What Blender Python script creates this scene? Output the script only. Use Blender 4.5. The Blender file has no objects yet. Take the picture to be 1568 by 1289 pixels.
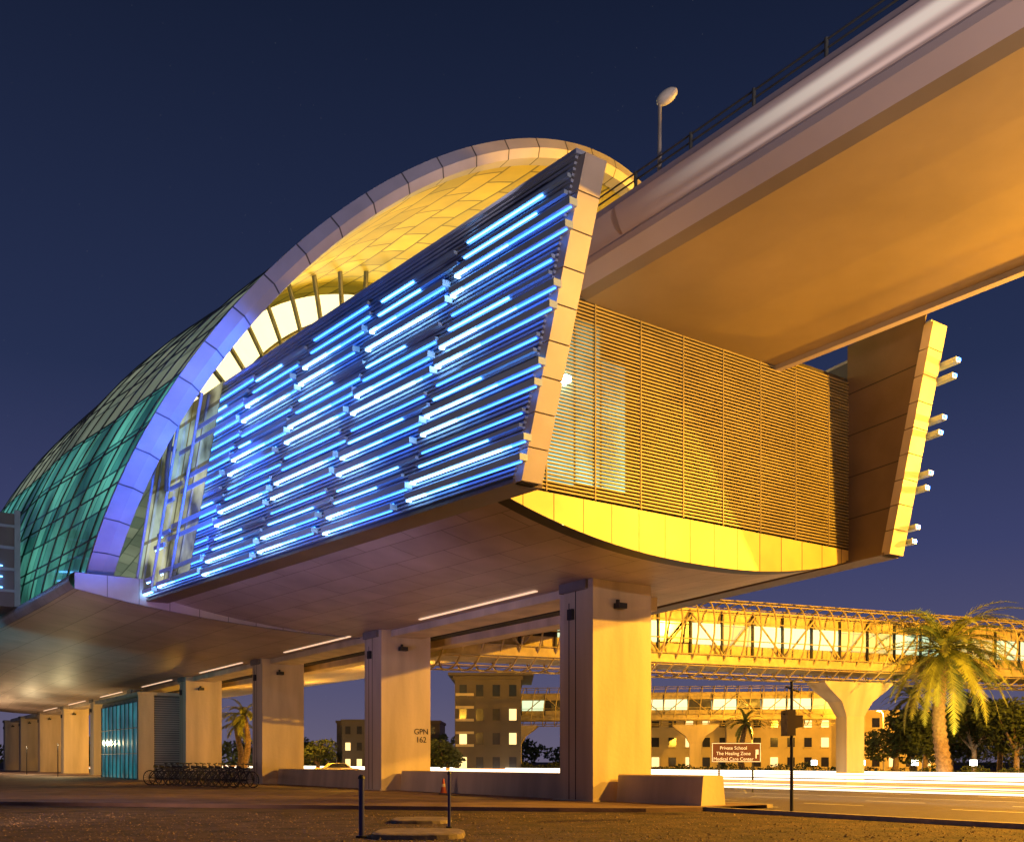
import bpy, math, random
from mathutils import Vector, Matrix
random.seed(7)
R=random.Random(11)
scene=bpy.context.scene
# ------------------------------------------------------------------ frames
A=(-0.5675,0.8233); B=(0.8233,0.5675); P0=(2.96,35.8)
def S(u,v,z): return (P0[0]+A[0]*u+B[0]*v, P0[1]+A[1]*u+B[1]*v, z)
def W(x,y,z): return (x,y,z)
CV=1.5
# ------------------------------------------------------------------ helpers
def empty(name):
    e=bpy.data.objects.new(name,None); scene.collection.objects.link(e); e.empty_display_size=.5; return e
def add(o,parent=None):
    scene.collection.objects.link(o)
    if parent: o.parent=parent
    return o
def mk(name,verts,faces,mats,parent=None,smooth=False,mi=None,uvs=None):
    me=bpy.data.meshes.new(name); me.from_pydata([tuple(v) for v in verts],[],faces)
    if not isinstance(mats,(list,tuple)): mats=[mats]
    for m in mats: me.materials.append(m)
    if mi: me.polygons.foreach_set('material_index',mi)
    if smooth: me.polygons.foreach_set('use_smooth',[True]*len(me.polygons))
    if uvs:
        l=me.uv_layers.new(name='UVMap')
        for p in me.polygons:
            for li in p.loop_indices: l.data[li].uv=uvs[me.loops[li].vertex_index]
    me.update()
    return add(bpy.data.objects.new(name,me),parent)
BF=[(0,3,2,1),(4,5,6,7),(0,1,5,4),(1,2,6,5),(2,3,7,6),(3,0,4,7)]
def boxes(name,lst,mats,parent=None,T=S,mi=None):
    vs=[];fs=[];m=[]
    for k,b in enumerate(lst):
        a0,a1,b0,b1,c0,c1=b[:6]; n=len(vs)
        vs+=[T(a0,b0,c0),T(a1,b0,c0),T(a1,b1,c0),T(a0,b1,c0),T(a0,b0,c1),T(a1,b0,c1),T(a1,b1,c1),T(a0,b1,c1)]
        fs+=[tuple(n+i for i in f) for f in BF]; m+=[mi[k] if mi else 0]*6
    return mk(name,vs,fs,mats,parent,mi=m)
def hexes(name,lst,mats,parent=None,mi=None):
    vs=[];fs=[];m=[]
    for k,h in enumerate(lst):
        n=len(vs); vs+=h; fs+=[tuple(n+i for i in f) for f in BF]; m+=[mi[k] if mi else 0]*6
    return mk(name,vs,fs,mats,parent,mi=m)
def grid(name,f,ni,nj,mats,parent=None,smooth=True,uvf=None,mif=None):
    vs=[];uv=[]
    for i in range(ni+1):
        for j in range(nj+1):
            vs.append(f(i/ni,j/nj)); uv.append(uvf(i/ni,j/nj) if uvf else (i/ni,j/nj))
    fs=[];mi=[]
    for i in range(ni):
        for j in range(nj):
            a=i*(nj+1)+j; fs.append((a,a+1,a+nj+2,a+nj+1)); mi.append(mif((i+.5)/ni,(j+.5)/nj) if mif else 0)
    return mk(name,vs,fs,mats,parent,smooth,mi,uv)
def tubes(name,pls,r,mat,parent=None,cyc=False,res=1):
    c=bpy.data.curves.new(name,'CURVE'); c.dimensions='3D'; c.bevel_depth=r; c.bevel_resolution=res
    for pl in pls:
        s=c.splines.new('POLY'); s.points.add(len(pl)-1)
        for p,q in zip(s.points,pl):
            p.co=(q[0],q[1],q[2],1); p.radius=q[3] if len(q)>3 else 1
        s.use_cyclic_u=cyc
    c.use_fill_caps=True
    c.materials.append(mat)
    return add(bpy.data.objects.new(name,c),parent)
# ------------------------------------------------------------------ materials
def newmat(name):
    m=bpy.data.materials.new(name); m.use_nodes=True
    nt=m.node_tree; b=nt.nodes['Principled BSDF']; return m,nt,b
def N(nt,t,**k):
    n=nt.nodes.new(t)
    for a,v in k.items(): setattr(n,a,v)
    return n
def mat(name,col,rough=.6,metal=0,ns=2.0,na=.25,em=None,es=0,bump=0,bs=20,streak=False,bd=.05):
    m,nt,b=newmat(name); L=nt.links.new
    b.inputs['Roughness'].default_value=rough; b.inputs['Metallic'].default_value=metal
    tc=N(nt,'ShaderNodeTexCoord'); no=N(nt,'ShaderNodeTexNoise'); no.inputs['Scale'].default_value=ns; no.inputs['Detail'].default_value=7
    if streak:
        mp=N(nt,'ShaderNodeMapping'); mp.inputs['Scale'].default_value=(1,1,.15); L(tc.outputs['Object'],mp.inputs[0]); L(mp.outputs[0],no.inputs['Vector'])
    else: L(tc.outputs['Object'],no.inputs['Vector'])
    mr=N(nt,'ShaderNodeMapRange'); mr.inputs['From Min'].default_value=.25; mr.inputs['From Max'].default_value=.75
    mr.inputs['To Min'].default_value=1-na; mr.inputs['To Max'].default_value=1+na; L(no.outputs['Fac'],mr.inputs['Value'])
    vm=N(nt,'ShaderNodeVectorMath',operation='SCALE'); vm.inputs[0].default_value=col; L(mr.outputs[0],vm.inputs['Scale'])
    L(vm.outputs[0],b.inputs['Base Color'])
    if bump:
        n2=N(nt,'ShaderNodeTexNoise'); n2.inputs['Scale'].default_value=bs; n2.inputs['Detail'].default_value=5; L(tc.outputs['Object'],n2.inputs['Vector'])
        bp=N(nt,'ShaderNodeBump'); bp.inputs['Strength'].default_value=bump; bp.inputs['Distance'].default_value=bd; L(n2.outputs['Fac'],bp.inputs['Height']); L(bp.outputs[0],b.inputs['Normal'])
    if em:
        b.inputs['Emission Color'].default_value=(*em,1); b.inputs['Emission Strength'].default_value=es
    return m
def panel(name,col,pw,ph,mort=.03,rough=.5,metal=0,off=0,jcol=.25,var=.15,bump=.3):
    m,nt,b=newmat(name); L=nt.links.new
    b.inputs['Roughness'].default_value=rough; b.inputs['Metallic'].default_value=metal
    tc=N(nt,'ShaderNodeTexCoord'); br=N(nt,'ShaderNodeTexBrick'); br.offset=off; br.inputs['Scale'].default_value=1
    br.inputs['Brick Width'].default_value=pw; br.inputs['Row Height'].default_value=ph; br.inputs['Mortar Size'].default_value=mort; br.inputs['Mortar Smooth'].default_value=.1
    c1=[c*(1-var) for c in col]; c2=[min(1,c*(1+var)) for c in col]; c3=[c*jcol for c in col]
    br.inputs['Color1'].default_value=(*c1,1); br.inputs['Color2'].default_value=(*c2,1); br.inputs['Mortar'].default_value=(*c3,1)
    L(tc.outputs['UV'],br.inputs['Vector'])
    no=N(nt,'ShaderNodeTexNoise'); no.inputs['Scale'].default_value=.6; no.inputs['Detail'].default_value=7; L(tc.outputs['Object'],no.inputs['Vector'])
    mr=N(nt,'ShaderNodeMapRange'); mr.inputs['From Min'].default_value=.3; mr.inputs['From Max'].default_value=.7; mr.inputs['To Min'].default_value=.82; mr.inputs['To Max'].default_value=1.12; L(no.outputs['Fac'],mr.inputs['Value'])
    vm=N(nt,'ShaderNodeVectorMath',operation='SCALE'); L(br.outputs['Color'],vm.inputs[0]); L(mr.outputs[0],vm.inputs['Scale']); L(vm.outputs[0],b.inputs['Base Color'])
    bp=N(nt,'ShaderNodeBump'); bp.invert=True; bp.inputs['Strength'].default_value=bump; bp.inputs['Distance'].default_value=.03; L(br.outputs['Fac'],bp.inputs['Height']); L(bp.outputs[0],b.inputs['Normal'])
    return m
def emis(name,col,s):
    m,nt,b=newmat(name); b.inputs['Base Color'].default_value=(*[c*.5 for c in col],1)
    b.inputs['Emission Color'].default_value=(*col,1); b.inputs['Emission Strength'].default_value=s; return m
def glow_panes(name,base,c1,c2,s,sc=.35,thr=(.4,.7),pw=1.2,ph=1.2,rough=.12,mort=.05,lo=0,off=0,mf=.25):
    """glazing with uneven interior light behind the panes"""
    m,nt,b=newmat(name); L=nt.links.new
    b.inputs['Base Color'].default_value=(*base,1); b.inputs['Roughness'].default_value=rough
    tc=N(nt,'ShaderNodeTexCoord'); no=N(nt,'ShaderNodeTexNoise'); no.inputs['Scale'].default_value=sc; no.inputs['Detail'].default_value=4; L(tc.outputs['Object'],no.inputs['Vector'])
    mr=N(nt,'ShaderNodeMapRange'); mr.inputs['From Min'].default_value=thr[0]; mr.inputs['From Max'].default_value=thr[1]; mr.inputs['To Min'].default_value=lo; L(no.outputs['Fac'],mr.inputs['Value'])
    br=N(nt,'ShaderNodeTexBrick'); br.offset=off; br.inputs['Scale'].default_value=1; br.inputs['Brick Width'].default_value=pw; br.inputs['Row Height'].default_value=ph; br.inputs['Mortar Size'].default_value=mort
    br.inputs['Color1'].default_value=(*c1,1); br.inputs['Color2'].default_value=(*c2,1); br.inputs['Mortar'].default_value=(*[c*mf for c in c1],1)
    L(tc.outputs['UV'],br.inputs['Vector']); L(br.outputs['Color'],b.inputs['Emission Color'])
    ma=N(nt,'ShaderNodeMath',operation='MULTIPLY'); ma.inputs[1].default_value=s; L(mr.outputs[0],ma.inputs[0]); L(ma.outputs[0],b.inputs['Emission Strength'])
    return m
M={}
M['conc']=mat('concrete_smooth',(.50,.41,.29),.75,ns=.9,na=.28,bump=.2,bs=6,streak=True)
M['conc_d']=mat('concrete_dark',(.2,.18,.16),.8,ns=1,na=.25)
M['soffit']=panel('soffit_panels',(.38,.32,.30),3.0,1.6,.02,.5,.1,off=.5,jcol=.4,var=.07)
M['fascia']=panel('fascia_panels',(.60,.45,.14),1.15,6,.025,.45,.1,jcol=.25,var=.07)
M['belt']=panel('belt_panels',(.42,.40,.42),1.4,6,.02,.4,.2,jcol=.35,var=.06)
M['rim']=panel('rim_panels',(.44,.42,.45),1.5,9,.03,.5,.1,jcol=.2,var=.06)
M['gold']=panel('gold_ceiling',(.60,.46,.05),1.9,1.15,.05,.40,.3,off=.5,jcol=.3,var=.24,bump=.7)
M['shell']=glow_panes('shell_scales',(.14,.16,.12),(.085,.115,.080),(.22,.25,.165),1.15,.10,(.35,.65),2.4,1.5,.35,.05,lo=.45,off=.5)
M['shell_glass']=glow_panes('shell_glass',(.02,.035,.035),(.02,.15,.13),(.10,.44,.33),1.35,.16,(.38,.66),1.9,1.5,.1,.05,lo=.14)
M['gapglass']=glow_panes('gap_glass',(.03,.04,.05),(.80,.78,.40),(.35,.62,.70),.75,.4,(.40,.60),1.5,2.2,mort=.08,lo=.08)
M['slat']=mat('louvre_aluminium',(.30,.36,.48),.42,.2,ns=1.5,na=.12)
M['blade']=mat('louvre_blade',(.36,.47,.58),.4,.15,ns=1,na=.12)
M['backing']=mat('louvre_backing',(.04,.06,.13),.5,.1)
M['frontslat']=mat('front_louvre',(.25,.20,.10),.5,.2,ns=.8,na=.15)
M['frontback']=mat('front_louvre_back',(.04,.032,.02),.6)
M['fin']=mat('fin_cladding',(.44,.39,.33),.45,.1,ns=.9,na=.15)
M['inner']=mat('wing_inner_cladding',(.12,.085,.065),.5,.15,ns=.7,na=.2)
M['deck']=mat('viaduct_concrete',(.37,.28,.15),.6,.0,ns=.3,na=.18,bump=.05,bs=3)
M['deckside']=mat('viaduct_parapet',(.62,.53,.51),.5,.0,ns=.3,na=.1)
M['dark']=mat('dark_metal',(.03,.03,.035),.5,.4)
M['mull']=mat('mullion_metal',(.10,.11,.10),.5,.4)
M['steel']=mat('painted_steel',(.5,.46,.38),.45,.3)
M['bridge']=mat('bridge_steel',(.46,.36,.16),.5,.1)
M['led3']=emis('led_white_blue',(.30,.62,1),15)
M['led2']=emis('led_blue',(.10,.38,1),11)
M['led1']=emis('led_deep_blue',(.04,.22,1),8)
M['white']=emis('lit_glazing_white',(1,.88,.50),1.5)
M['asph']=mat('asphalt',(.08,.062,.05),.55,ns=3,na=.3,bump=.3,bs=40)
M['pave']=mat('paving',(.17,.105,.085),.8,ns=.7,na=.45,bump=.3,bs=14)
M['kerb']=mat('kerb_stone',(.30,.25,.21),.8,ns=4,na=.25)
M['line']=mat('road_paint',(.75,.72,.65),.6,ns=6,na=.15)
M['leaf']=mat('foliage',(.06,.08,.022),.7,ns=1.3,na=.6)
M['palmleaf']=mat('palm_frond',(.22,.24,.05),.6,ns=1.0,na=.7)
M['bark']=mat('palm_bark',(.24,.16,.09),.9,ns=6,na=.5,bump=.8,bs=10)
M['bluepost']=mat('blue_post_paint',(.02,.025,.16),.4)
M['brown']=mat('brown_sign_face',(.09,.025,.02),.5,em=(.3,.06,.05),es=.05)
M['signtxt']=mat('sign_lettering',(.8,.8,.78),.5,em=(1,1,1),es=.25)
M['ink']=mat('stencil_ink',(.02,.02,.02),.8)
M['rubber']=mat('tyre_rubber',(.015,.015,.015),.8)
M['bwall']=mat('rendered_wall',(.58,.45,.23),.85,ns=.4,na=.2)
M['dkwall']=mat('dark_cladding',(.09,.065,.045),.6,ns=.5,na=.2)
M['win']=mat('window_dark',(.02,.02,.03),.15)
M['winlit']=emis('window_lit',(1,.74,.3),1.5)
M['teal']=glow_panes('teal_lobby_glass',(.02,.05,.05),(.02,.22,.26),(.05,.36,.40),.6,.5,(.3,.7),1.1,2.1,lo=.3)
M['cone']=mat('cone_orange',(.35,.05,.015),.6)
M['peb']=mat('pebble',(.14,.10,.07),.95,ns=5,na=.4)
# ------------------------------------------------------------------ ground, roads
mk('ground',[(-900,-300,0),(900,-300,0),(900,1600,0),(-900,1600,0)],[(0,1,2,3)],mat('soil',(.060,.036,.022),.98,ns=1.1,na=.85,bump=1.0,bs=9,bd=.1))
road=empty('road')
rp=[S(-110,.55,.006),S(-5.2,.55,.006),S(-5.2,3.75,.006),S(190,3.75,.006),S(190,48,.006),S(-110,48,.006)]
mk('carriageway',rp,[tuple(range(6))[::-1]],M['asph'],road)
boxes('kerb_near',[(-110,-5.2,.25,.5,0,.13),(-5.2,190,3.4,3.7,0,.13)],M['kerb'],road)
boxes('kerb_far',[(-110,190,48.05,48.35,0,.14)],M['kerb'],road)
dl=[]
for v in (7.5,11.3,19.5,23.3,30.5,34.2):
    for k in range(-20,34): dl.append((k*6,k*6+2.6,v,v+.13,.010,.012))
dl+= [(-110,-5.4,.85,.98,.010,.012),(-5,190,4.1,4.23,.010,.012),(-110,190,15.1,15.23,.010,.012)]
boxes('lane_markings',dl,M['line'],road)
plz=[W(-220,60,.12),W(-60,40.5,.12),W(-18.7,35.9,.12),W(-6,33.0,.12),W(1.5,31.2,.12),W(4.2,30.9,.12),S(-5.25,.2,.12),S(-5.25,3.4,.12),S(190,3.4,.12),S(190,-150,.12)]
pl=empty('pavement')
mk('paving_slab_surface',plz,[tuple(range(len(plz)))[::-1]],M['pave'],pl)
edge=plz[:7]
kv=[];kf=[]
for i,p in enumerate(edge):
    kv+=[(p[0],p[1]-.22,0),(p[0],p[1]-.22,.13),(p[0],p[1]+.02,.135),(p[0],p[1]+.02,0)]
    if i:
        a=4*(i-1);b=4*i
        for q in range(4): kf.append((a+q,a+(q+1)%4,b+(q+1)%4,b+q))
mk('pavement_kerb',kv,kf,M['pave'],pl)
bar=empty('concrete_barrier_wall')
pr=[(.85,.12),(.95,1.08),(1.0,1.12),(1.85,1.12),(1.9,1.08),(2.0,.12)]
n=len(pr)
for k,(ua,ub) in enumerate([(-4.6,-.3),(2.6,16.5),(19.4,33.4),(36.3,50.3)]):
    bv=[S(u,v,z) for u in (ua,ub) for v,z in pr]
    mk('barrier_body_%d'%k,bv,[tuple(range(n)),tuple(range(2*n-1,n-1,-1))]+[(i,(i+1)%n,n+(i+1)%n,n+i) for i in range(n)],M['conc'],bar)
# ------------------------------------------------------------------ station
st=empty('metro_station')
def interp(tab,x):
    if x<=tab[0][0]: return tab[0][1]
    for (x0,y0),(x1,y1) in zip(tab,tab[1:]):
        if x<=x1:
            t=(x-x0)/(x1-x0); t=t*t*(3-2*t)*.5+t*.5; return y0+(y1-y0)*t
    return tab[-1][1]
ZE=9.55
def hw(u):
    if u<20.5: return 9.19+.137*u
    return interp([(20.5,15.3),(60,17.4),(90,16),(125,11)],u)
def hullz(x): return ZE-1.28*(1-abs(x)**2.3)
def hull(u0,u1,nm,ni):
    def f(a,b):
        u=u0+(u1-u0)*a; x=-1+2*b; w=hw(u if u1<=20.5 else max(u,20.6)) if not(u1<=20.5) else 9.19+.137*u
        return S(u,CV+w*x,hullz(x))
    grid(nm,f,ni,32,M['soffit'],st,uvf=lambda a,b:(u0+(u1-u0)*a,(b-.5)*2*13))
hull(-4,20.5,'hull_soffit_front',16); hull(20.5,125,'hull_soffit_rear',40)
def belt(a,b):
    x=-1+2*a; w=15.3; return S(20.5,CV+w*x,(hullz(x)-.05)*(1-b)+10.25*b)
grid('belt_front',belt,40,1,M['belt'],st,uvf=lambda a,b:(a*30,b))
for sd,nm in ((-1,'belt_near_side'),(1,'belt_far_side')):
    grid(nm,lambda a,b,sd=sd:S(20.5+104*a,CV+sd*(hw(20.6+104*a)+.0+.25*math.sin(b*math.pi)),ZE-.02+.75*b),50,4,M['belt'],st,uvf=lambda a,b:(a*104,b))
    grid(nm+'_ledge',lambda a,b,sd=sd:S(20.5+104*a,CV+sd*(hw(20.6+104*a)*(1-b)+(hw(20.6+104*a)-2.5)*b),10.28),50,1,M['belt'],st,uvf=lambda a,b:(a*104,b))
def fas(a,b):
    x=-1+2*a; w=9.19-.137*4; return S(-4.05,CV+w*x,hullz(x)*(1-b)+9.72*b)
grid('front_fascia',fas,40,1,M['fascia'],st,uvf=lambda a,b:(a*17.3,b*.5+.2))
grid('front_fascia_return',lambda a,b:S(-4.05+.6*b,CV+8.64*(-1+2*a),hullz(-1+2*a)-.02),40,1,M['dark'],st)
wf=8.55
boxes('front_screen_backing',[(-3.9,-3.7,CV-wf,CV+wf,9.7,16.4)],M['frontback'],st)
sl=[];z=9.8
while z<16.2:
    sl.append((-4.06,-3.96,CV-wf,CV+wf,z,z+.055)); z+=.115
boxes('front_screen_slats',sl,M['frontslat'],st)
boxes('front_screen_posts',[(-4.08,-3.95,v,v+.035,9.75,16.2) for v in [CV-wf+1.9*i for i in range(1,9)]],M['frontslat'],st)
boxes('front_screen_lit_window',[(-3.94,-3.91,-5.8,-4.0,10.1,14.9),(-3.94,-3.91,-3.9,-2.95,10.2,15.2),(-3.94,-3.91,-2.85,-1.9,10.2,14.2)],[glow_panes('teal_window',(.02,.05,.05),(.50,1.0,.90),(.22,.8,.74),1.7,.6,(.38,.66),9,9,mort=0,lo=.35)],st)
boxes('front_corner_lamp',[(-4.34,-4.1,-4.62,-4.42,13.1,13.28)],emis('corner_lamp_glow',(.6,.95,1),40),st)
Z0,Z1=9.3,17.0
def wv(u,off,sd): return (-8.125-.1164*u-off) if sd<0 else (10.69+.137*u+off)
def uf(z,sd): return -5.8-(2.4 if sd<0 else 1.9)*(z-Z0)/(Z1-Z0)
def ur(z): return 21-6.1*(z-Z0)/(Z1-Z0)
def col(k,z):
    b=-5.8+4.96*k; lean=2.4+3.7*k/5.4
    return b-lean*(z-Z0)/(Z1-Z0)
def wbox(ua,ub,z0,z1,o0,o1,sd):
    A_=ua if callable(ua) else (lambda z:ua); B_=ub if callable(ub) else (lambda z:ub)
    out=[]
    for z in (z0,z1):
        a=A_(z); b=B_(z)
        out+=[S(a,wv(a,o0,sd),z),S(b,wv(b,o0,sd),z),S(b,wv(b,o1,sd),z),S(a,wv(a,o1,sd),z)]
    return out
for sd,tag in ((-1,'near'),(1,'far')):
    ufs=lambda z,sd=sd:uf(z,sd)
    th_=.56 if sd<0 else .70
    hexes('wing_wall_'+tag,[wbox(ufs,ur,Z0,Z1,-th_,0,sd)],M['backing'],st)
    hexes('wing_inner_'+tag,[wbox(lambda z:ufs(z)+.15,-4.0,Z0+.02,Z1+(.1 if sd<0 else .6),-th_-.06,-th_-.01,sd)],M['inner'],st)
    jl=[]
    for k in range(1,5):
        zz=Z0+1.6*k; jl.append(wbox(lambda z:ufs(z)+.15,-4.0,zz,zz+.03,-th_-.075,-th_-.055,sd))
    hexes('wing_inner_joints_'+tag,jl,M['ink'],st)
    fl=[];nz=9
    for i in range(nz):
        za=Z0-.08+(Z1+.1-Z0)*i/nz; zb=Z0-.08+(Z1+.1-Z0)*(i+1)/nz-.035
        fl.append(wbox(lambda z:ufs(z)-.28,lambda z:ufs(z)+.12,za,zb,-th_-.10,.03,sd))
    hexes('fin_panels_'+tag,fl,M['fin'],st)
    hexes('fin_core_'+tag,[wbox(lambda z:ufs(z)-.2,lambda z:ufs(z)+.1,Z0-.1,Z1,-th_-.04,-.03,sd)],M['ink'],st)
    sl=[];z=Z0+.1
    while z<Z1-.05:
        sl.append(wbox(ufs,ur,z,z+.06,.0,.11,sd)); z+=.13
    hexes('wing_slats_'+tag,sl,M['slat'],st)
    bl=[];l3=[];l2=[];l1=[];tl=[]
    rr=random.Random(3)
    for gidx in range(5):
        for k in range(0,6):
            for half in (0,1,2,3):
                if half>=2 and sd>0: continue
                big=half<2
                zz=Z0+.20+1.84*gidx+(0,.50,.96,1.34)[half]+(.0 if k%2 else .14)
                if zz>Z1-.18: continue
                kr=k+1 if k<5 else 5.32
                ub=col(kr,zz)-.12
                ua=col(k,zz)-(.5 if (k==0 and big) else 0)+(rr.choice([0,.3,.6]) if k>0 else 0)
                if ub>ur(zz)-.1: ub=ur(zz)-.1
                if ub-ua<.7: continue
                bl.append(wbox(ua,ub,zz,zz+(.18 if big else .10),.12,.38 if big else .24,sd))
                if k==0 and big: tl.append(wbox(ua-.06,ua-.005,zz+.04,zz+.14,.2,.34,sd))
                if sd<0:
                    Lb=ub-ua; q1=rr.uniform(.08,.5); q2=q1+rr.uniform(.15,.4)
                    if rr.random()<.15: q1=.8; q2=.88
                    if big:
                        l3.append(wbox(ub-Lb*q1,ub-.03,zz-.040,zz-.012,.24,.28,sd))
                        l2.append(wbox(ub-Lb*q2,ub-Lb*q1-.03,zz-.036,zz-.012,.24,.28,sd))
                        if 1-q2>.08: l1.append(wbox(ua+.08,ub-Lb*q2-.03,zz-.034,zz-.012,.24,.28,sd))
                        l3.append(wbox(ub+.0,ub+.05,zz-.04,zz+.16,.13,.28,sd))
                        (l2 if rr.random()<.3 else l1).append(wbox(ua+.2,ub-.1,zz+.235,zz+.258,.112,.14,sd))
                    else:
                        if rr.random()<.5: l2.append(wbox(ub-Lb*rr.uniform(.2,.8),ub-.05,zz-.034,zz-.012,.14,.18,sd))
                        else: l1.append(wbox(ua+.1,ub-.05,zz-.034,zz-.012,.14,.18,sd))
                        if rr.random()<.25: l3.append(wbox(ub-Lb*rr.uniform(.1,.3),ub-.05,zz+.13,zz+.155,.112,.14,sd))
    hexes('wing_blades_'+tag,bl,M['blade'],st)
    if sd<0:
        hexes('led_strips_bright',l3,M['led3'],st); hexes('led_strips_mid',l2,M['led2'],st); hexes('led_strips_dim',l1,M['led1'],st)
    else: hexes('far_tab_leds',tl,M['led1'],st)
    hexes('wing_top_cap_'+tag,[wbox(lambda z:ufs(z)-.1,ur,Z1,Z1+.10,-th_-.02,.2,sd)],M['slat'],st)
    hexes('wing_bottom_lip_'+tag,[wbox(ufs,ur,Z0-.1,Z0,-.9,.1,sd)],M['inner'],st)
    hexes('wing_rear_edge_'+tag,[wbox(lambda z:ur(z),lambda z:ur(z)+.18,Z0,Z1+.1,-.6,.2,sd)],M['slat'],st)
def slab(a,b):
    u=-4+23*a; w=9.19+.137*u-.6; return S(u,CV-w+2*w*b,15.6)
grid('platform_floor',slab,6,2,M['conc_d'],st)
# ---- shell roof
UT,ZT,ZB=1.6,25.0,10.0
def urim(th): return UT+(22-UT)*(1-math.sin(th))
As=[(0,14.5),(.2,15.8),(.35,16.6),(.55,16.6),(.8,14),(1,6)]
Bs=[(0,15.0),(.08,16.2),(.2,18.2),(.35,19.4),(.55,18.6),(.8,14),(1,6)]
def shell(th,s,off=0):
    uu=urim(th); u=uu+(125-uu)*s
    return S(u,CV-(interp(As,s)+off)*math.cos(th),ZB+(interp(Bs,s)+off)*math.sin(th))
def mif(a,b):
    th=math.pi*b
    return 1 if math.sin(th)<.50 else 0
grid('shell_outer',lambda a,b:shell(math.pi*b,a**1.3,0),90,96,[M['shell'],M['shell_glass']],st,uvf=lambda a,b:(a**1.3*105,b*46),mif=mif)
grid('shell_gold_ceiling',lambda a,b:shell(math.pi*b,a*.42,-.55),40,96,M['gold'],st,uvf=lambda a,b:(a*.42*105,b*46))
rb=[]
for s in [.02+.024*i for i in range(30)]:
    rb.append([shell(math.pi*(.5*j/24),s,.0) for j in range(25)])
tubes('shell_ribs',rb,.065,M['mull'],st)
rb=[]
for j in range(1,12):
    th=math.pi*.5*j/12
    rb.append([shell(th,.7*i/40,.0) for i in range(41)])
tubes('shell_stringers',rb,.045,M['mull'],st)
def rimf(a,b):
    th=math.pi*a; wi=.55+.55*(1-math.sin(th))
    prof=[(.12,.35),(.12,-.15),(-wi*.5,-.28),(-wi,-.12),(-wi,.45)]
    o,du=prof[int(round(b*4))]
    u=urim(th)+du
    return S(u,CV-(14.5+o)*math.cos(th),ZB+(15+o)*math.sin(th))
grid('shell_rim',rimf,120,4,M['rim'],st,smooth=False,uvf=lambda a,b:(a*58,b*1.5+.1))
UE=19.0
fan=[(S(UE,CV,13.5))]; nA=48
for i in range(nA+1):
    th=math.pi*i/nA; fan.append(S(UE,CV-12.0*math.cos(th),13.5+12.6*math.sin(th)))
mk('end_screen_glazing',fan,[(0,i,i+1) for i in range(1,nA+1)],M['white'],st)
rb=[]
for i in range(1,26):
    th=math.pi*i/26
    rb.append([S(UE-2.6,CV-(12.3)*math.cos(th+.03),13.5+12.9*math.sin(th+.03)),S(UE-.25,CV-(7.2)*math.cos(th),13.5+7.5*math.sin(th))])
tubes('end_screen_ribs',rb,.12,M['mull'],st)
for rr_,du in ((1.0,-2.6),(.84,-1.6),(.70,-.5)):
    tubes('end_screen_ring_%d'%int(rr_*100),[[S(UE+du,CV-12.3*rr_*math.cos(math.pi*i/60),13.5+12.9*rr_*math.sin(math.pi*i/60)) for i in range(61)]],.10,M['mull'],st)
def gg(a,b):
    u=15+6.5*a-3.5*b; return S(u,-8.7-.10*u,9.7+7.3*b)
grid('gap_glazing',gg,8,8,M['gapglass'],st,uvf=lambda a,b:(a*6.5,b*7.3))
tubes('gap_mullions',[[S(16.8+2.2*i,-8.85-.10*(16.8+2.2*i),9.7),S(13.3+2.2*i,-8.85-.10*(13.3+2.2*i),17)] for i in range(3)],.07,M['slat'],st)
pod=empty('station_stair_pod')
boxes('pod_body',[(33,41,-18.4,-14.4,10.2,15.4)],M['belt'],pod)
boxes('pod_frame',[(32.9,33.0,-18.5,-18.2,10.2,15.6),(32.9,33.0,-14.6,-14.3,10.2,15.6),(32.9,41,-18.55,-18.4,15.2,15.6)]+[(32.88,33,-18.2,-14.6,z,z+.15) for z in (11,12.2,13.4,14.6)],M['slat'],pod)
boxes('pod_leds',[(32.85,32.9,-18.1,-15.2,z,z+.05) for z in (11.2,11.8,12.4)],M['led2'],pod)
# ------------------------------------------------------------------ piers
def pier(u):
    e=empty('concrete_pier')
    zt=8.35
    boxes('shaft',[(u,u+1.75,.0,2.86,.1,zt)],M['conc'],e)
    boxes('pilaster',[(u+1.8,u+2.15,.12,2.7,.1,zt)],M['conc'],e)
    boxes('grooves',[(u+1.74,u+1.81,.2,2.6,.1,zt),(u+1.0,u+1.05,-.004,.05,.15,zt),(u+1.4,u+1.45,-.004,.05,.15,zt-.8)],M['ink'],e)
    boxes('bearing_cap',[(u+.3,u+1.9,-.12,2.98,7.95,8.35)],M['conc_d'],e)
    boxes('base_pad',[(u-.15,u+2.3,-.12,3.0,.1,.17)],M['conc'],e)
    boxes('floodlight',[(u-.35,u-.05,.95,1.35,7.25,7.45),(u-.1,u,1.1,1.2,7.3,7.6)],M['dark'],e)
    boxes('junction_box',[(u+1.1,u+1.4,-.12,-.0,6.9,7.3)],M['dark'],e)
    return e
for i in range(10): pier(16.9*i)
boxes('spine_beam',[(2.6,150,.55,2.3,7.95,8.45)],M['conc'],st)
boxes('soffit_reflect_strips',[(3.2+16.9*i,12.5+16.9*i,-.30,-.16,8.22,8.26) for i in range(7)],emis('soffit_strip_glow',(1,.66,.42),1.0),st)  # glow put into thin strips for light reflected along the concrete edge
boxes('soffit_shadow_gap',[(2.6,150,3.6,4.3,8.22,8.30)],M['ink'],st)
boxes('far_side_beam',[(2.6,150,4.6,5.6,7.9,8.6)],M['conc'],st)
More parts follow.
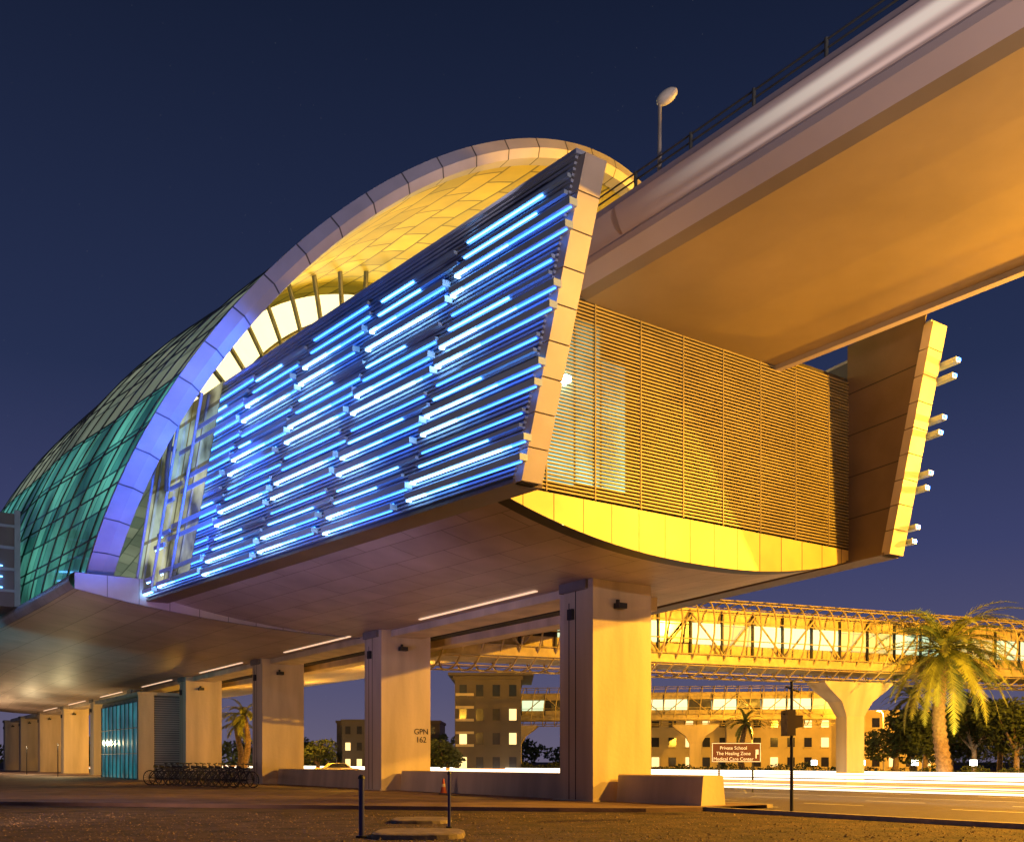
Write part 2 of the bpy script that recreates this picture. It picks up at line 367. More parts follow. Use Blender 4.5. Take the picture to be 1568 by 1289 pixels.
def text(name,body,size,loc,xdir,mat_,parent):
    c=bpy.data.curves.new(name,'FONT'); c.body=body; c.size=size; c.extrude=.003; c.align_x='CENTER'; c.materials.append(mat_)
    o=add(bpy.data.objects.new(name,c),parent)
    x=Vector((*xdir,0)).normalized(); z=Vector((0,0,1)); n=x.cross(z)
    m=Matrix((( x[0],z[0],n[0],loc[0]),(x[1],z[1],n[1],loc[1]),(x[2],z[2],n[2],loc[2]),(0,0,0,1)))
    o.matrix_world=m; return o
ps=empty('pier_number_stencil')
text('lettering','GPN\n162',.42,S(16.88,2.3,3.0),B,M['ink'],ps)
# ------------------------------------------------------------------ viaduct
vd=empty('metro_viaduct')
prof=[(-4.35,17.7),(-4.42,17.45),(-4.12,16.75),(-4.22,16.62),(-4.22,16.42),(-3.85,16.05),(-3.55,15.88),(-1.5,15.84),(1,15.82),(3.5,15.84),(5.2,15.88),(5.22,15.72),(5.5,15.72),(5.95,16.2),(6.1,17.7),(5.9,17.7),(5.75,16.6),(-4.0,16.6),(-4.2,17.7)]
us=[-95,-70,-50,-35,-28,-22,-17,-13,-9,-6,-4.2,5,18.9]
vs=[];fs=[];mi=[]
n=len(prof)
for u in us:
    dr=-.03*(u+6)
    for k,(v,z) in enumerate(prof): vs.append(S(u,v+dr,z))
for i in range(len(us)-1):
    for k in range(n):
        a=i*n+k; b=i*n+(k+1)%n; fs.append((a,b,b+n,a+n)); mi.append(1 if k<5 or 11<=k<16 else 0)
fs.append(tuple(range(n)));mi.append(0)
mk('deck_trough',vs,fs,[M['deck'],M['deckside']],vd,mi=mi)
def dv(u,v,z): return S(u,v-.03*(u+6),z)
tubes('hand_rail',[[dv(u,-4.3,18.12) for u in us[:-1]],[dv(u,-4.3,17.92) for u in us[:-1]]],.025,M['mull'],vd)
tubes('hand_rail_posts',[[dv(u,-4.3,17.65),dv(u,-4.3,18.16)] for u in [-5-2.1*i for i in range(30)]],.05,M['mull'],vd)
# long exposure light trail of the passing train: soft band hugging the parapet
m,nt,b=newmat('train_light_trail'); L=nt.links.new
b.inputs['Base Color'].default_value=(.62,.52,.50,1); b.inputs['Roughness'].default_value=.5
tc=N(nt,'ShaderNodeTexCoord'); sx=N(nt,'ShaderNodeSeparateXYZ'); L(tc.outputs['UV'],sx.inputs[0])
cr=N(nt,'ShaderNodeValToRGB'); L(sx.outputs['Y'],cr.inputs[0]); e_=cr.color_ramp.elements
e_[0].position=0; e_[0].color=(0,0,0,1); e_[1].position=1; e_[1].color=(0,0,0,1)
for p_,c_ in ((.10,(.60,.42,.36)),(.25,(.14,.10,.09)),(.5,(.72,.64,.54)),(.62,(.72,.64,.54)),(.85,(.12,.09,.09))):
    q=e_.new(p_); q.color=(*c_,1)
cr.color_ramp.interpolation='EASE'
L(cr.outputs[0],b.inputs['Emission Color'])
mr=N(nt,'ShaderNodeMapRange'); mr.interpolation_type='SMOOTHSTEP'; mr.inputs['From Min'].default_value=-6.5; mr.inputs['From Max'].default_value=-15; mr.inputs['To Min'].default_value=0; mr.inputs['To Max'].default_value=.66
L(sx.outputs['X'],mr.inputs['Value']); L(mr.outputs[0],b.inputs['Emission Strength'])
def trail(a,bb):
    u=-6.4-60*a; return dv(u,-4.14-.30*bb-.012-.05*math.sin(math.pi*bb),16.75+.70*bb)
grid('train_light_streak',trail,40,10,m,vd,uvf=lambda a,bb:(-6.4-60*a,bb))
lp=empty('viaduct_lamp_post')
b0=S(-7.9,-4.1,17.6)
tubes('pole',[[(b0[0],b0[1],17.4,1.3),(b0[0],b0[1],18.4,1),(b0[0],b0[1],19.75,.8)]],.055,M['steel'],lp)
def ell(name,c,r,mat_,parent,rot=0,tilt=0):
    vs=[];fs=[];nu,nv=16,10
    for i in range(nv+1):
        p=math.pi*i/nv
        for j in range(nu):
            t=2*math.pi*j/nu; x=r[0]*math.sin(p)*math.cos(t); y=r[1]*math.sin(p)*math.sin(t); zz=r[2]*math.cos(p)
            x,zz=x*math.cos(tilt)-zz*math.sin(tilt),x*math.sin(tilt)+zz*math.cos(tilt)
            vs.append((c[0]+x*math.cos(rot)-y*math.sin(rot),c[1]+x*math.sin(rot)+y*math.cos(rot),c[2]+zz))
    for i in range(nv):
        for j in range(nu): fs.append((i*nu+j,i*nu+(j+1)%nu,(i+1)*nu+(j+1)%nu,(i+1)*nu+j))
    return mk(name,vs,fs,mat_,parent,True)
ell('lamp_head',(b0[0]+.2,b0[1],19.88),(.34,.2,.17),mat('lamp_housing',(.5,.47,.42),.5,em=(.8,.75,.65),es=.04),lp,0,.6)
# ------------------------------------------------------------------ footbridges
def footbridge(p0,p1,zc,rz,rx,step,piers,winmat):
    e=empty('covered_footbridge')
    d=Vector((p1[0]-p0[0],p1[1]-p0[1])); Ln=d.length; d/=Ln; nrm=Vector((-d[1],d[0]))
    def T(s,t,z): return (p0[0]+d[0]*s+nrm[0]*t,p0[1]+d[1]*s+nrm[1]*t,z)
    ribs=[];s=0
    while s<Ln:
        pl=[]
        for i in range(25):
            th=2*math.pi*i/24; c,si=math.cos(th),math.sin(th)
            pl.append(T(s+.35*si,rx*math.copysign(abs(c)**.8,c),zc+rz*math.copysign(abs(si)**.85,si)))
        ribs.append(pl); s+=step
    tubes('ribs',ribs,.06,M['bridge'],e)
    st_=[]
    for i in range(18):
        th=2*math.pi*i/18+.1; c,si=math.cos(th),math.sin(th)
        st_.append([T(Ln*q/6,rx*math.copysign(abs(c)**.8,c),zc+rz*math.copysign(abs(si)**.85,si)) for q in range(7)])
    tubes('stringers',st_,.035,M['bridge'],e)
    m=8
    boxes('floor_slab',[(Ln*i/m,Ln*(i+1)/m,-rx*.85,rx*.85,zc-rz*.72,zc-rz*.5) for i in range(m)],M['bridge'],e,T=T)
    boxes('spandrel_panels',[(Ln*i/m,Ln*(i+1)/m,-rx*.64,-rx*.6,zc-rz*.5,zc-rz*.22) for i in range(m)]+[(Ln*i/m,Ln*(i+1)/m,-rx*.64,-rx*.6,zc+rz*.30,zc+rz*.55) for i in range(m)],M['bridge'],e,T=T)
    boxes('roof_slab',[(Ln*i/m,Ln*(i+1)/m,-rx*.66,rx*.66,zc+rz*.55,zc+rz*.65) for i in range(m)],M['bridge'],e,T=T)
    wl=[];mul=[];s=0
    while s<Ln-1:
        wl.append((s+.05,s+step*2-.1,-rx*.66,-rx*.62,zc-rz*.22,zc+rz*.30)); wl.append((s+.05,s+step*2-.1,rx*.62,rx*.66,zc-rz*.22,zc+rz*.30))
        mul.append((s-.05,s+.07,-rx*.70,-rx*.6,zc-rz*.5,zc+rz*.55)); s+=step*2
    boxes('lit_windows',wl,[winmat,M['win'],w2],e,T=T,mi=[R.choice([0,0,0,0,2,2,1]) for _ in wl])
    boxes('window_mullions',mul,M['dark'],e,T=T)
    dg=[]; s=0
    while s<Ln-3*step:
        dg.append([T(s,-rx*.75,zc-rz*.5),T(s+2*step,-rx*.75,zc+rz*.5)]); dg.append([T(s+2*step,-rx*.75,zc+rz*.5),T(s+4*step,-rx*.75,zc-rz*.5)]); s+=4*step
    tubes('truss_diagonals',dg,.065,M['bridge'],e)
    for q in piers:
        pe=empty('footbridge_pier')
        zt=zc-rz*.95
        sec=[(0,.55,.75),(zt-2.4,.55,.75),(zt-1.4,.75,1.3),(zt-.6,.9,2.4),(zt-.15,.95,2.9),(zt,.95,2.9)]
        vs=[];fs=[]
        for z,a,b in sec: vs+=[T(q-b,-a,z),T(q+b,-a,z),T(q+b,a,z),T(q-b,a,z)]
        for i in range(len(sec)-1):
            for j in range(4): fs.append((4*i+j,4*i+(j+1)%4,4*i+4+(j+1)%4,4*i+4+j))
        fs.append((len(vs)-4,len(vs)-3,len(vs)-2,len(vs)-1))
        mk('flared_shaft',vs,fs,M['conc'],pe)
    return e
w1=emis('footbridge_window_glow',(.78,1.0,.64),.95); w2=emis('footbridge_window_dim',(.80,.70,.28),.7)
footbridge((-4.5,57.0),(62,83),9.5,2.55,2.7,1.15,(30,56),w1)
footbridge((-4.5,128),(40,122),8.6,2.5,2.6,1.5,(5,28),w1)
# ------------------------------------------------------------------ buildings
def building(name,x0,x1,y0,y1,h,fl,nx,wm,lit=.15,par=.5):
    e=empty(name)
    boxes('walls',[(x0,x1,y0,y1,0,h)],wm,e,T=W)
    boxes('parapet',[(x0-.2,x1+.2,y0-.2,y1+.2,h,h+par)],wm,e,T=W)
    wl=[];mi=[];sl=[]
    dx=(x1-x0)/nx; dz=h/fl
    for f in range(fl):
        for i in range(nx):
            a=x0+dx*(i+.28); wl.append((a,a+dx*.44,y0-.05,y0+.05,f*dz+dz*.3,f*dz+dz*.78)); mi.append(1 if R.random()<lit else 0)
            sl.append((a-.08,a+dx*.44+.08,y0-.2,y0,f*dz+dz*.24,f*dz+dz*.3))
    boxes('windows',wl,[M['win'],M['winlit']],e,T=W,mi=mi); boxes('sills',sl,wm,e,T=W)
    return e
building('yellow_apartment_building',19,62,138,152,8.3,3,18,M['bwall'],.25)
boxes('stair_tower',[(30,33.5,137,139,0,9.6),(46,49.5,137,139,0,9.6)],M['bwall'],bpy.data.objects['yellow_apartment_building'],T=W)
building('far_block',-26,-19,150,165,7.5,3,4,M['dkwall'],.4)
building('far_villa',-34,-14,190,205,9,3,6,M['dkwall'],.25)
ob=building('dark_office_block',-6.3,1.0,108,120,10.6,4,4,M['dkwall'],.12)
boxes('gold_bands',[(-6.2,-4.2,107.7,108,z,z+.28) for z in (3.2,4.6,6,7.4,8.8)],M['bwall'],ob,T=W)
boxes('roof_canopy',[(-7,2.4,107,121,11.0,11.3)],M['dkwall'],ob,T=W)
lob=empty('lift_lobby')
boxes('lobby_core',[(53,68,-2.6,2.5,.12,6.8)],M['conc_d'],lob)
grid('lobby_glass',lambda a,b:S(53.3+14.5*a,-2.66,.15+6.3*b),10,6,M['teal'],lob,uvf=lambda a,b:(a*14.5,b*6.3))
boxes('lobby_glass_mullions',[(53.3+1.45*i,53.36+1.45*i,-2.74,-2.67,.15,6.5) for i in range(11)]+[(53.3,67.8,-2.73,-2.67,z,z+.06) for z in (2.2,4.3)],M['mull'],lob)
boxes('lobby_end_slab',[(52.8,53.05,-3.1,-1.9,.12,7.0)],M['conc'],lob)
boxes('lobby_end_louvres',[(52.85,52.98,-1.85,2.4,.3+.18*i,.38+.18*i) for i in range(36)],M['fin'],lob)
boxes('lobby_roof',[(52.7,68.2,-3.2,2.6,6.85,7.1)],M['conc'],lob)
# ------------------------------------------------------------------ vegetation
def palm(x,y,h,L,seed,nf=46,tr=.27,lw=.05):
    e=empty('palm_tree'); r=random.Random(seed)
    tubes('trunk',[[(x+.25*math.sin(i*.125+seed),y,h*i/40,(1.35-.5*i/40)*(1.14 if i%2 else .92)) for i in range(41)]],tr,M['bark'],e,res=3)
    tx=x+.25*math.sin(40*.125+seed)
    vs=[];fs=[];rach=[]
    for k in range(nf):
        az=r.uniform(0,2*math.pi); el=-.8+2.25*r.random()**.8; Lf=L*r.uniform(.7,1.08)
        d=Vector((math.cos(az),math.sin(az),0)); side=Vector((-d[1],d[0],0))
        p=Vector((tx,y,h)); pts=[p.copy()]; a=el; ns=16
        for s in range(ns):
            p=p+(d*math.cos(a)+Vector((0,0,math.sin(a))))*(Lf/ns); a-=r.uniform(.06,.14)*(1.1 if el>.4 else .6); pts.append(p.copy())
        rach.append([(q[0],q[1],q[2],1-.8*i/ns) for i,q in enumerate(pts)])
        for i in range(3,ns*3):
            f=i/(ns*3); j=min(ns-1,int(f*ns)); q=pts[j].lerp(pts[j+1],f*ns-j); t=(pts[j+1]-pts[j]).normalized()
            ll=.15*L*math.sin(math.pi*min(1,f*.9+.12))**.6*r.uniform(.8,1.1)
            for sg in (-1,1):
                dd=(side*sg*.8+t*.75+Vector((0,0,r.uniform(-.25,.15)))).normalized()
                w=t*lw; nn=len(vs)
                vs+=[tuple(q-w),tuple(q+w),tuple(q+dd*ll)]; fs.append((nn,nn+1,nn+2))
    mk('frond_leaflets',vs,fs,M['palmleaf'],e); tubes('frond_ribs',rach,.035,M['palmleaf'],e)
    return e
palm(29.0,66,9.1,6.1,2,84,.38,.06)
palm(-27.2,100,6.3,3.4,5,30); palm(-29,104,5.3,3.0,6,28)
palm(37.5,92,7.5,3.5,8,30); palm(24.5,104,5.6,2.8,9,26)
def leafcloud(name,blobs,n,size,parent,mt,seed=1):
    r=random.Random(seed); vs=[];fs=[]
    tot=sum(b[3]*b[4]*b[5] for b in blobs)
    for b in blobs:
        for _ in range(int(n*b[3]*b[4]*b[5]/tot)):
            while True:
                q=Vector((r.uniform(-1,1),r.uniform(-1,1),r.uniform(-1,1)))
                if q.length<1 and r.random()<.25+q.length**2: break
            c=Vector((b[0]+q[0]*b[3],b[1]+q[1]*b[4],b[2]+q[2]*b[5]))
            a=Vector((r.gauss(0,1),r.gauss(0,1),r.gauss(0,1))).normalized(); bb=a.orthogonal().normalized(); s=size*r.uniform(.6,1.4); nn=len(vs)
            vs+=[tuple(c-a*s),tuple(c+bb*s*.6),tuple(c+a*s),tuple(c-bb*s*.6)]; fs.append((nn,nn+1,nn+2,nn+3))
    return mk(name,vs,fs,mt,parent)
def tree(x,y,h,w,seed,n=3500):
    e=empty('broadleaf_tree'); r=random.Random(seed)
    lim=[[(x,y,0,2),(x+.1,y,h*.3,1.6),(x,y,h*.5,1.1)]]
    bl=[]
    for i in range(10):
        a=r.uniform(0,6.28); rr_=w*r.uniform(.2,.6); cx,cy,cz=x+math.cos(a)*rr_,y+math.sin(a)*rr_,h*r.uniform(.4,.82)
        lim.append([(x,y,h*.35,1),(cx,cy,cz,.35)]); bl.append((cx,cy,cz,w*r.uniform(.3,.5),w*r.uniform(.3,.5),h*r.uniform(.13,.24)))
    tubes('trunk_and_limbs',lim,.13,M['bark'],e); leafcloud('crown',bl,n,.17,e,M['leaf'],seed)
for i,(px_,Y,h,w) in enumerate([(1370,78,6.2,3.8),(1490,80,7.2,4.4),(1555,76,7.0,4.2),(1415,82,6.6,3.8),(1530,90,7.8,4.8),(1620,80,6.5,4),(1455,86,7.4,4.2)]):
    tree((px_-784)/1500*Y,Y,h,w,20+i,4200)
tree(-6.5,98,3.8,2.4,31,1500); tree(-19.5,98,4.0,2.6,32,1500)
r=random.Random(5)
leafcloud('median_hedge',[(S(-30+i*3.2,50.5,0)[0],S(-30+i*3.2,50.5,0)[1],.6,1.5,.9,r.uniform(.4,.95)) for i in range(60)],26000,.12,None,M['leaf'],4)
leafcloud('distant_trees',[(r.uniform(-90,120),r.uniform(160,230),r.uniform(1,4.5),r.uniform(3,7),3,r.uniform(1.5,3.5)) for i in range(70)],24000,.4,None,M['leaf'],9)
# loose stones and dry leaves on the soil strip
vs=[];fs=[];mi=[]
r=random.Random(77)
for _ in range(9000):
    y=17+13.5*r.random(); x=r.uniform(-.62*y,.62*y)
    dx,dy=x-P0[0],y-P0[1]; vv=dx*B[0]+dy*B[1]
    if vv>.1 or y>30.3: continue
    s=r.uniform(.010,.036)*(1.9 if r.random()<.05 else 1); a=r.uniform(0,6.28); c,sn=math.cos(a)*s,math.sin(a)*s; h=s*r.uniform(.4,.9); nn=len(vs)
    vs+=[(x-c,y-sn,0),(x+sn,y-c,0),(x+c,y+sn,0),(x-sn,y+c,0),(x+.2*c,y+.2*sn,h)]
    fs+=[(nn,nn+1,nn+4),(nn+1,nn+2,nn+4),(nn+2,nn+3,nn+4),(nn+3,nn,nn+4)]; mi+=[0 if r.random()<.6 else 1]*4
mk('gravel',vs,fs,[M['peb'],M['bark']],None,mi=mi)
# ------------------------------------------------------------------ light trails on the road
lt=empty('traffic_light_trails')
tw=emis('headlamp_trail',(1,.88,.64),4.0); tn=emis('headlamp_trail_near',(1,.92,.72),1.8); to=emis('tail_lamp_trail',(1,.36,.08),1.8)
UU=(-60,-20,20,80,160)
tubes('headlamp_streaks',[[S(u,v,z) for u in UU] for v,z in ((38,.78),(37.2,.68),(36,.6),(33,.72),(29,.62))],.10,tw,lt)
tubes('near_headlamp_streaks',[[S(u,v,z) for u in UU] for v,z in ((12.0,.40),(13.4,.55),(15.2,.36),(17.2,.66),(20.5,.6),(24,.7))],.05,tn,lt)
tubes('tail_lamp_streaks',[[S(u,v,z) for u in UU] for v,z in ((10,.75),(9,.7),(41,.8),(27,.9),(16,.95),(7.2,.62))],.028,to,lt)
# ------------------------------------------------------------------ street furniture
def post(x,y,h,r_,m_):
    e=empty('blue_bollard_post')
    tubes('shaft',[[(x,y,0),(x,y,h)]],r_,m_,e,res=3)
    tubes('cap',[[(x,y,h-.02,1),(x,y,h+.03,.9),(x,y,h+.07,.4)]],r_*1.35,M['dark'],e,res=3)
    tubes('foot',[[(x,y,0),(x,y,.05)]],r_*2,M['dark'],e,res=3)
    return e
post(-3.15,20.5,1.25,.06,M['bluepost']); post(-1.5,23.4,1.3,.038,M['bluepost'])
sp=empty('street_sign_post')
x,y=8.25,28.9
tubes('pole',[[(x,y,0,1.2),(x,y,3.95,1)]],.045,M['dark'],sp,res=3)
boxes('sign_panel_edge_on',[(x-.22,x+.02,y-.35,y+.35,2.35,3.1),(x+.05,x+.3,y-.12,y+.12,2.6,2.95)],M['dkwall'],sp,T=W)
tubes('brackets',[[(x-.25,y,3.0),(x+.3,y,2.85)],[(x-.2,y,2.5),(x+.3,y,2.65)],[(x-.18,y,3.8),(x+.22,y,3.65)]],.03,M['dark'],sp)
bs=empty('brown_direction_sign')
sx_,sy=11.45,50.0
boxes('sign_board',[(sx_-1.25,sx_+1.25,sy,sy+.06,1.55,2.55)],M['brown'],bs,T=W)
boxes('sign_border',[(sx_-1.25,sx_+1.25,sy-.012,sy-.002,2.50,2.53),(sx_-1.25,sx_+1.25,sy-.012,sy-.002,1.57,1.60),(sx_-1.24,sx_-1.21,sy-.012,sy-.002,1.61,2.49),(sx_+1.21,sx_+1.24,sy-.012,sy-.002,1.61,2.49)],M['signtxt'],bs,T=W)
boxes('sign_legs',[(sx_-.9,sx_-.82,sy+.07,sy+.15,0,2.4),(sx_+.82,sx_+.9,sy+.07,sy+.15,0,2.4)],M['dark'],bs,T=W)
for i,t in enumerate(['Private School','The Healing Zone','Medical Care Center']):
    text('lettering_%d'%i,t,.24,(sx_-.15,sy-.012,2.2-.28*i),(1,0),M['signtxt'],bs)
boxes('sign_arrow',[(sx_+.98,sx_+1.03,sy-.012,sy-.004,1.75,2.2),(sx_+1.03,sx_+1.13,sy-.012,sy-.004,1.95,2.2)],M['signtxt'],bs,T=W)
def cone(x,y):
    e=empty('traffic_cone')
    tubes('body',[[(x,y,.12,1),(x,y,.4,.6),(x,y,.82,.2)]],.17,M['cone'],e,res=3)
    boxes('base',[(x-.2,x+.2,y-.2,y+.2,.12,.17)],M['dark'],e,T=W)
    tubes('white_band',[[(x,y,.45,.62),(x,y,.58,.45)]],.175,M['conc'],e,res=3)
cone(-3.1,44.3)
def cover(x,y,a,b,h,cm):
    e=empty('concrete_utility_cover')
    vs=[];nn=20
    for k,(sc,z) in enumerate(((1.0,0),(.97,h*.8),(.9,h),(0.001,h*1.02))):
        for i in range(nn):
            t=2*math.pi*i/nn; c,s_=math.cos(t),math.sin(t)
            vs.append((x+a*sc*math.copysign(abs(c)**.6,c)+.02*math.sin(7*i),y+b*sc*math.copysign(abs(s_)**.6,s_),z))
    fs=[(k*nn+i,k*nn+(i+1)%nn,(k+1)*nn+(i+1)%nn,(k+1)*nn+i) for k in range(3) for i in range(nn)]
    mk('cover_slab',vs,fs,cm,e)
cm=mat('weathered_cover',(.18,.14,.10),.9,ns=3,na=.5,bump=.5,bs=9)
cover(-2.4,25.8,.8,.9,.1,cm); cover(-2.0,20.9,1.0,1.0,.12,cm)
def bike_curve():
    c=[]
    def circ(cx,r): return [(cx+r*math.cos(2*math.pi*i/24),0,.34+r*math.sin(2*math.pi*i/24)) for i in range(25)]
    c+= [circ(-.52,.33),circ(.52,.33)]
    for k in range(8):
        for cx in (-.52,.52):
            a=math.pi*k/8; c.append([(cx-.32*math.cos(a),0,.34-.32*math.sin(a),.25),(cx+.32*math.cos(a),0,.34+.32*math.sin(a),.25)])
    bb=(-.05,0,.3); seat=(-.2,0,.82); head=(.36,0,.82); hd=(.38,0,.72)
    c+=[[bb,seat],[bb,hd],[(-.17,0,.72),head],[(-.52,0,.34),bb],[(-.52,0,.34),(-.17,0,.72)],[(.52,0,.34),hd,(.33,0,.98)],
        [(.33,-.28,1.0),(.38,-.12,1.0),(.33,0,.98),(.38,.12,1.0),(.33,.28,1.0)],[(-.32,0,.86,2.4),(-.08,0,.85,1.4)],[(-.05,-.12,.3),(-.05,.12,.3)],[(-.17,.12,.3,2),(.07,.12,.3,2)]]
    cu=bpy.data.curves.new('bicycle','CURVE'); cu.dimensions='3D'; cu.bevel_depth=.026
    for pl_ in c:
        s=cu.splines.new('POLY'); s.points.add(len(pl_)-1)
        for p,q in zip(s.points,pl_): p.co=(q[0],q[1],q[2],1); p.radius=q[3] if len(q)>3 else 1
    cu.materials.append(M['dark']); return cu
bc=bike_curve()
for i in range(14):
    o=bpy.data.objects.new('bicycle',bc); add(o)
    Y=62-.55*i; X=-22.3+.56*i
    o.location=(X,Y,.12); o.rotation_euler=(R.uniform(-.12,.12),0,R.uniform(-.3,.6)); o.scale=(1.15,1.15,1.35)
def car(x,y,rot,colr):
    e=empty('parked_taxi')
    pf=[(-2.2,.35),(-2.25,.8),(-1.9,.95),(-1.2,1.0),(-.75,1.42),(.55,1.45),(1.2,.98),(2.0,.85),(2.25,.6),(2.2,.35)]
    vs=[]
    for s_,w in ((-1,.85),(1,.85)):
        for a,z in pf: vs.append((a,s_*(w if z<1.1 else .68),z))
    n_=len(pf); fs=[tuple(range(n_))[::-1],tuple(range(n_,2*n_))]+[(i,(i+1)%n_,n_+(i+1)%n_,n_+i) for i in range(n_)]
    c,s=math.cos(rot),math.sin(rot); tf=lambda p:(x+p[0]*c-p[1]*s,y+p[0]*s+p[1]*c,p[2])
    mk('body',[tf(p) for p in vs],fs,mat('car_paint',colr,.3),e)
    for wx in (-1.35,1.35):
        for wy in (-.86,.86):
            tubes('wheel',[[tf((wx+.2*math.cos(t*.5236),wy,.33+.2*math.sin(t*.5236))) for t in range(13)]],.12,M['rubber'],e)
    mk('side_windows',[tf(p) for p in ((-1.1,-.87,1.02),(1.0,-.87,1.02),(.5,-.72,1.38),(-.7,-.72,1.38))],[(0,1,2,3)],M['win'],e)
    boxes('tail_lamps',[(-2.3,-2.24,-.7,-.45,.6,.75),(-2.3,-2.24,.45,.7,.6,.75)],to,e,T=lambda a,b,cc:tf((a,b,cc)))
car(-16.4,92,.4,(.6,.5,.3)); car(-11.8,96,.5,(.5,.08,.03))
# ------------------------------------------------------------------ lamps
def light(name,kind,loc,col_,pw,parent=None,size=.3,target=None,spot=None):
    l=bpy.data.lights.new(name,kind); l.color=col_; l.energy=pw
    if kind!='SUN': l.shadow_soft_size=size
    o=add(bpy.data.objects.new(name,l),parent); o.location=loc
    if target is not None:
        d=Vector(target)-Vector(loc); o.rotation_euler=d.to_track_quat('-Z','Y').to_euler()
    if spot: l.spot_size=math.radians(spot); l.spot_blend=.7
    return o
SOD=(1,.47,.035)
def street_lamp(x,y,h,dx,dy,pw,col_=SOD,aim=None):
    e=empty('street_lamp')
    tubes('pole',[[(x,y,0,1.5),(x,y,h*.6,1.1),(x,y,h-.4,.9),(x+dx*.5,y+dy*.5,h+.1,.7),(x+dx,y+dy,h+.1,.6)]],.08,M['steel'],e,res=2)
    ell('head',(x+dx,y+dy,h+.12),(.45,.2,.12),M['steel'],e)
    if aim: light('fill_spot','SPOT',(x+dx,y+dy,h-.25),col_,pw,e,.22,aim,66)
    else: light('sodium_lamp','POINT',(x+dx,y+dy,h-.15),col_,pw,e,.22)
    return e
a=S(-15,30,0); street_lamp(a[0],a[1],14.6,-1.3,-.5,98000)
a=S(-21,12.5,0); street_lamp(a[0],a[1],14.6,-.9,-.6,46000)
a=S(18.2,16,0); street_lamp(a[0],a[1],8,-.1,.6,9000)
a=S(35.6,12,0); street_lamp(a[0],a[1],7.5,-.1,.6,8000)
a=S(55.5,10,0); street_lamp(a[0],a[1],7.2,-.1,.6,8000)
a=S(88,9.5,0); street_lamp(a[0],a[1],7.2,-.6,.8,8000)
street_lamp(76,108,11,-1,0,80000); street_lamp(27.5,112,5.5,-.5,0,9000); street_lamp(44,116,7.5,-.5,0,12000)
street_lamp(14.5,3,11,.5,.5,12500,(1,.74,.66),dv(-13,-4.3,19))  # added off-view lamp, aimed up only to brighten the deck side
gf=empty('ground_fill_spots')  # added fill lights, not known fixtures: soffit, pier sides, palm
for p,t,pw,c_,sp_ in (((-14.5,19,.45),S(14,-5,10),7200,(1,.56,.38),62),((-26,33,.45),S(40,-8,10),3800,(.85,.68,.70),70),((-12,13,.45),S(-2,0,11),2400,(1,.58,.38),46),((-37,52,.45),S(46,-12,10),4400,(.10,.62,.80),75)):
    boxes('fill_spot_box',[(p[0]-.2,p[0]+.2,p[1]-.25,p[1]-.05,.1,.6)],M['dark'],gf,T=W)
    light('fill_spot','SPOT',p,c_,pw,gf,.25,t,sp_)
light('palm_fill_uplight','SPOT',(27.5,60,.6),(1,.78,.16),3600,gf,.1,(29,66,9),70)  # added spot brightening the palm crown from below
il=empty('station_interior_lamps')
for u,v,p in ((15,-3,950),(15,5,950)):
    light('ceiling_uplight','POINT',S(u,v,18.0),(1,.84,.28),p,il,.4)
bl_=empty('blue_flood_lamps')
light('blue_flood','SPOT',S(9,-10.9,9.3),(.03,.13,1),9500,bl_,.2,S(18.0,-12.8,14.5),60)
light('blue_flood','SPOT',S(6.5,-10.6,9.4),(.05,.16,1),9500,bl_,.2,S(12.5,-10.8,18.5),42)
light('blue_flood','SPOT',S(14,-13.6,7.0),(.38,.2,1),700,bl_,.2,S(20.5,-12.5,9.8),70)
light('roof_edge_wash','SPOT',S(-7.2,-8.6,17.4),(1,.80,.80),900,bl_,.2,S(3,-4,24.5),100)
light('panel_fill_wash','SPOT',S(4,-24,2.0),(.05,.22,1),5500,bl_,.3,S(9,-8.5,13),75)  # added out-of-view spot and stand, deepening the blue on the louvre panel
tubes('panel_fill_stand',[[S(4,-24.2,0),S(4,-24.2,1.9)]],.05,M['dark'],bl_)
ul=empty('undercroft_lamps')
for u,v,c_,p in ((76,-5,(1,.80,.40),900),(95,-5,(1,.75,.40),1100),(112,-6,(1,.6,.3),1000)):
    light('undercroft_lamp','POINT',S(u,v,3.4),c_,p,ul,.2)
    tubes('lamp_stand',[[S(u,v,.1),S(u,v,3.3)]],.05,M['dark'],ul)
gl=empty('ground_flood_lamps')
gv=[]
for i in range(9):
    q=S(-10+5.2*i,52.5,0); gv.append((q[0]-.22,q[0]+.22,q[1]-.15,q[1]+.15,1.25,1.7))
boxes('flood_heads',gv,emis('ground_flood_glow',(.95,1,.85),14),gl,T=W)
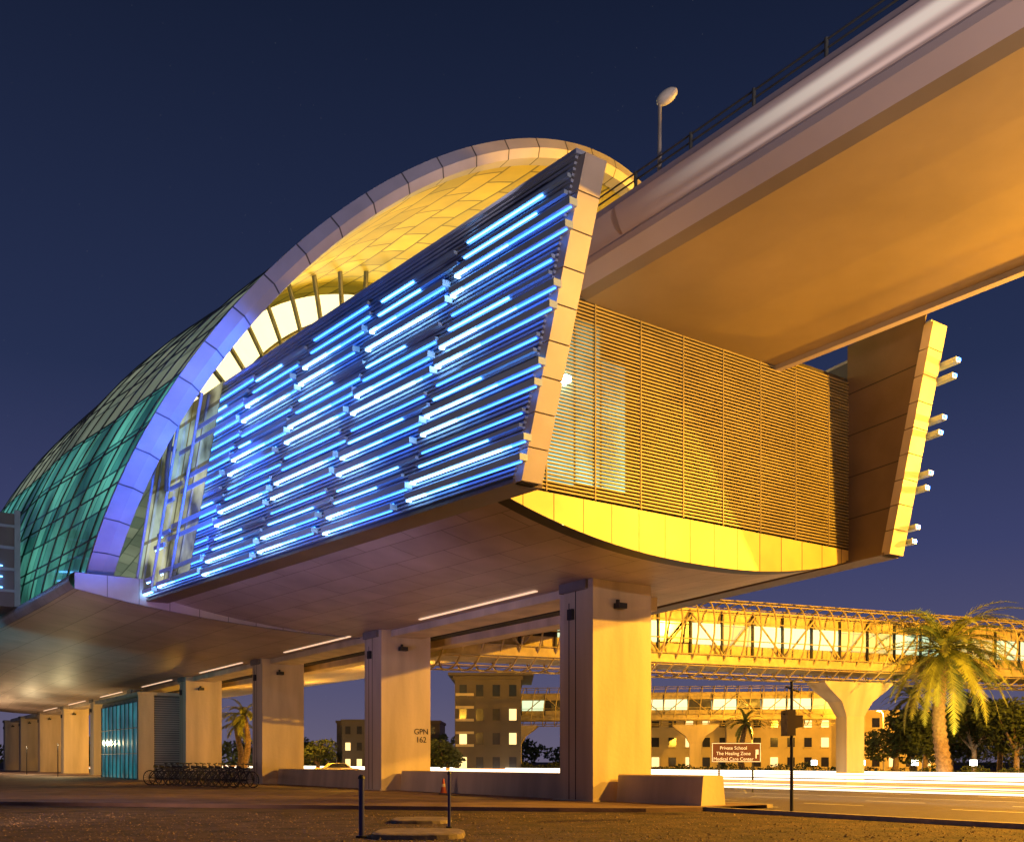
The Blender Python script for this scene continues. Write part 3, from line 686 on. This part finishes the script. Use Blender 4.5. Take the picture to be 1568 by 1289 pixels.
# ------------------------------------------------------------------ sky + moonlight
w=bpy.data.worlds.new('World'); scene.world=w; w.use_nodes=True; nt=w.node_tree; L=nt.links.new
bg=nt.nodes['Background']; tc=N(nt,'ShaderNodeTexCoord'); sx_=N(nt,'ShaderNodeSeparateXYZ'); L(tc.outputs['Generated'],sx_.inputs[0])
cr=N(nt,'ShaderNodeValToRGB'); L(sx_.outputs['Z'],cr.inputs[0])
el=cr.color_ramp.elements; el[0].position=0; el[0].color=(.135,.115,.18,1); el[1].position=.62; el[1].color=(.0075,.0125,.034,1)
for p,c_ in ((.07,(.09,.085,.165)),(.2,(.044,.052,.14)),(.35,(.019,.029,.08))):
    q=el.new(p); q.color=(*c_,1)
no=N(nt,'ShaderNodeTexVoronoi'); no.inputs['Scale'].default_value=130; L(tc.outputs['Generated'],no.inputs['Vector'])
lt_=N(nt,'ShaderNodeMath',operation='LESS_THAN'); lt_.inputs[1].default_value=.022; L(no.outputs['Distance'],lt_.inputs[0])
ms=N(nt,'ShaderNodeMath',operation='MULTIPLY'); ms.inputs[1].default_value=.12; L(lt_.outputs[0],ms.inputs[0])
ad=N(nt,'ShaderNodeVectorMath',operation='ADD'); L(cr.outputs[0],ad.inputs[0]); L(ms.outputs[0],ad.inputs[1])
L(ad.outputs[0],bg.inputs['Color']); bg.inputs['Strength'].default_value=1
sk=N(nt,'ShaderNodeTexSky'); sk.sky_type='NISHITA'; sk.sun_disc=False; sk.sun_elevation=math.radians(-3); sk.sun_rotation=math.radians(200)
b2=N(nt,'ShaderNodeBackground'); L(sk.outputs[0],b2.inputs['Color']); b2.inputs['Strength'].default_value=.004
ash=N(nt,'ShaderNodeAddShader'); L(bg.outputs[0],ash.inputs[0]); L(b2.outputs[0],ash.inputs[1]); L(ash.outputs[0],nt.nodes['World Output'].inputs['Surface'])
sun=light('moon_light','SUN',(0,0,60),(.75,.85,1),.03); sun.data.angle=math.radians(.5); sun.rotation_euler=(math.radians(50),0,math.radians(-40))
# ------------------------------------------------------------------ camera
cam=bpy.data.cameras.new('camera'); co=add(bpy.data.objects.new('camera',cam)); scene.camera=co
co.location=(0,0,1.6); co.rotation_euler=(math.radians(90),0,0)
cam.lens=36*1500/1568; cam.sensor_width=36; cam.sensor_fit='HORIZONTAL'; cam.shift_y=(1165-644.5)/1568; cam.clip_end=3000; cam.clip_start=.1
scene.view_settings.view_transform='Standard'; scene.view_settings.look='None'; scene.view_settings.exposure=0
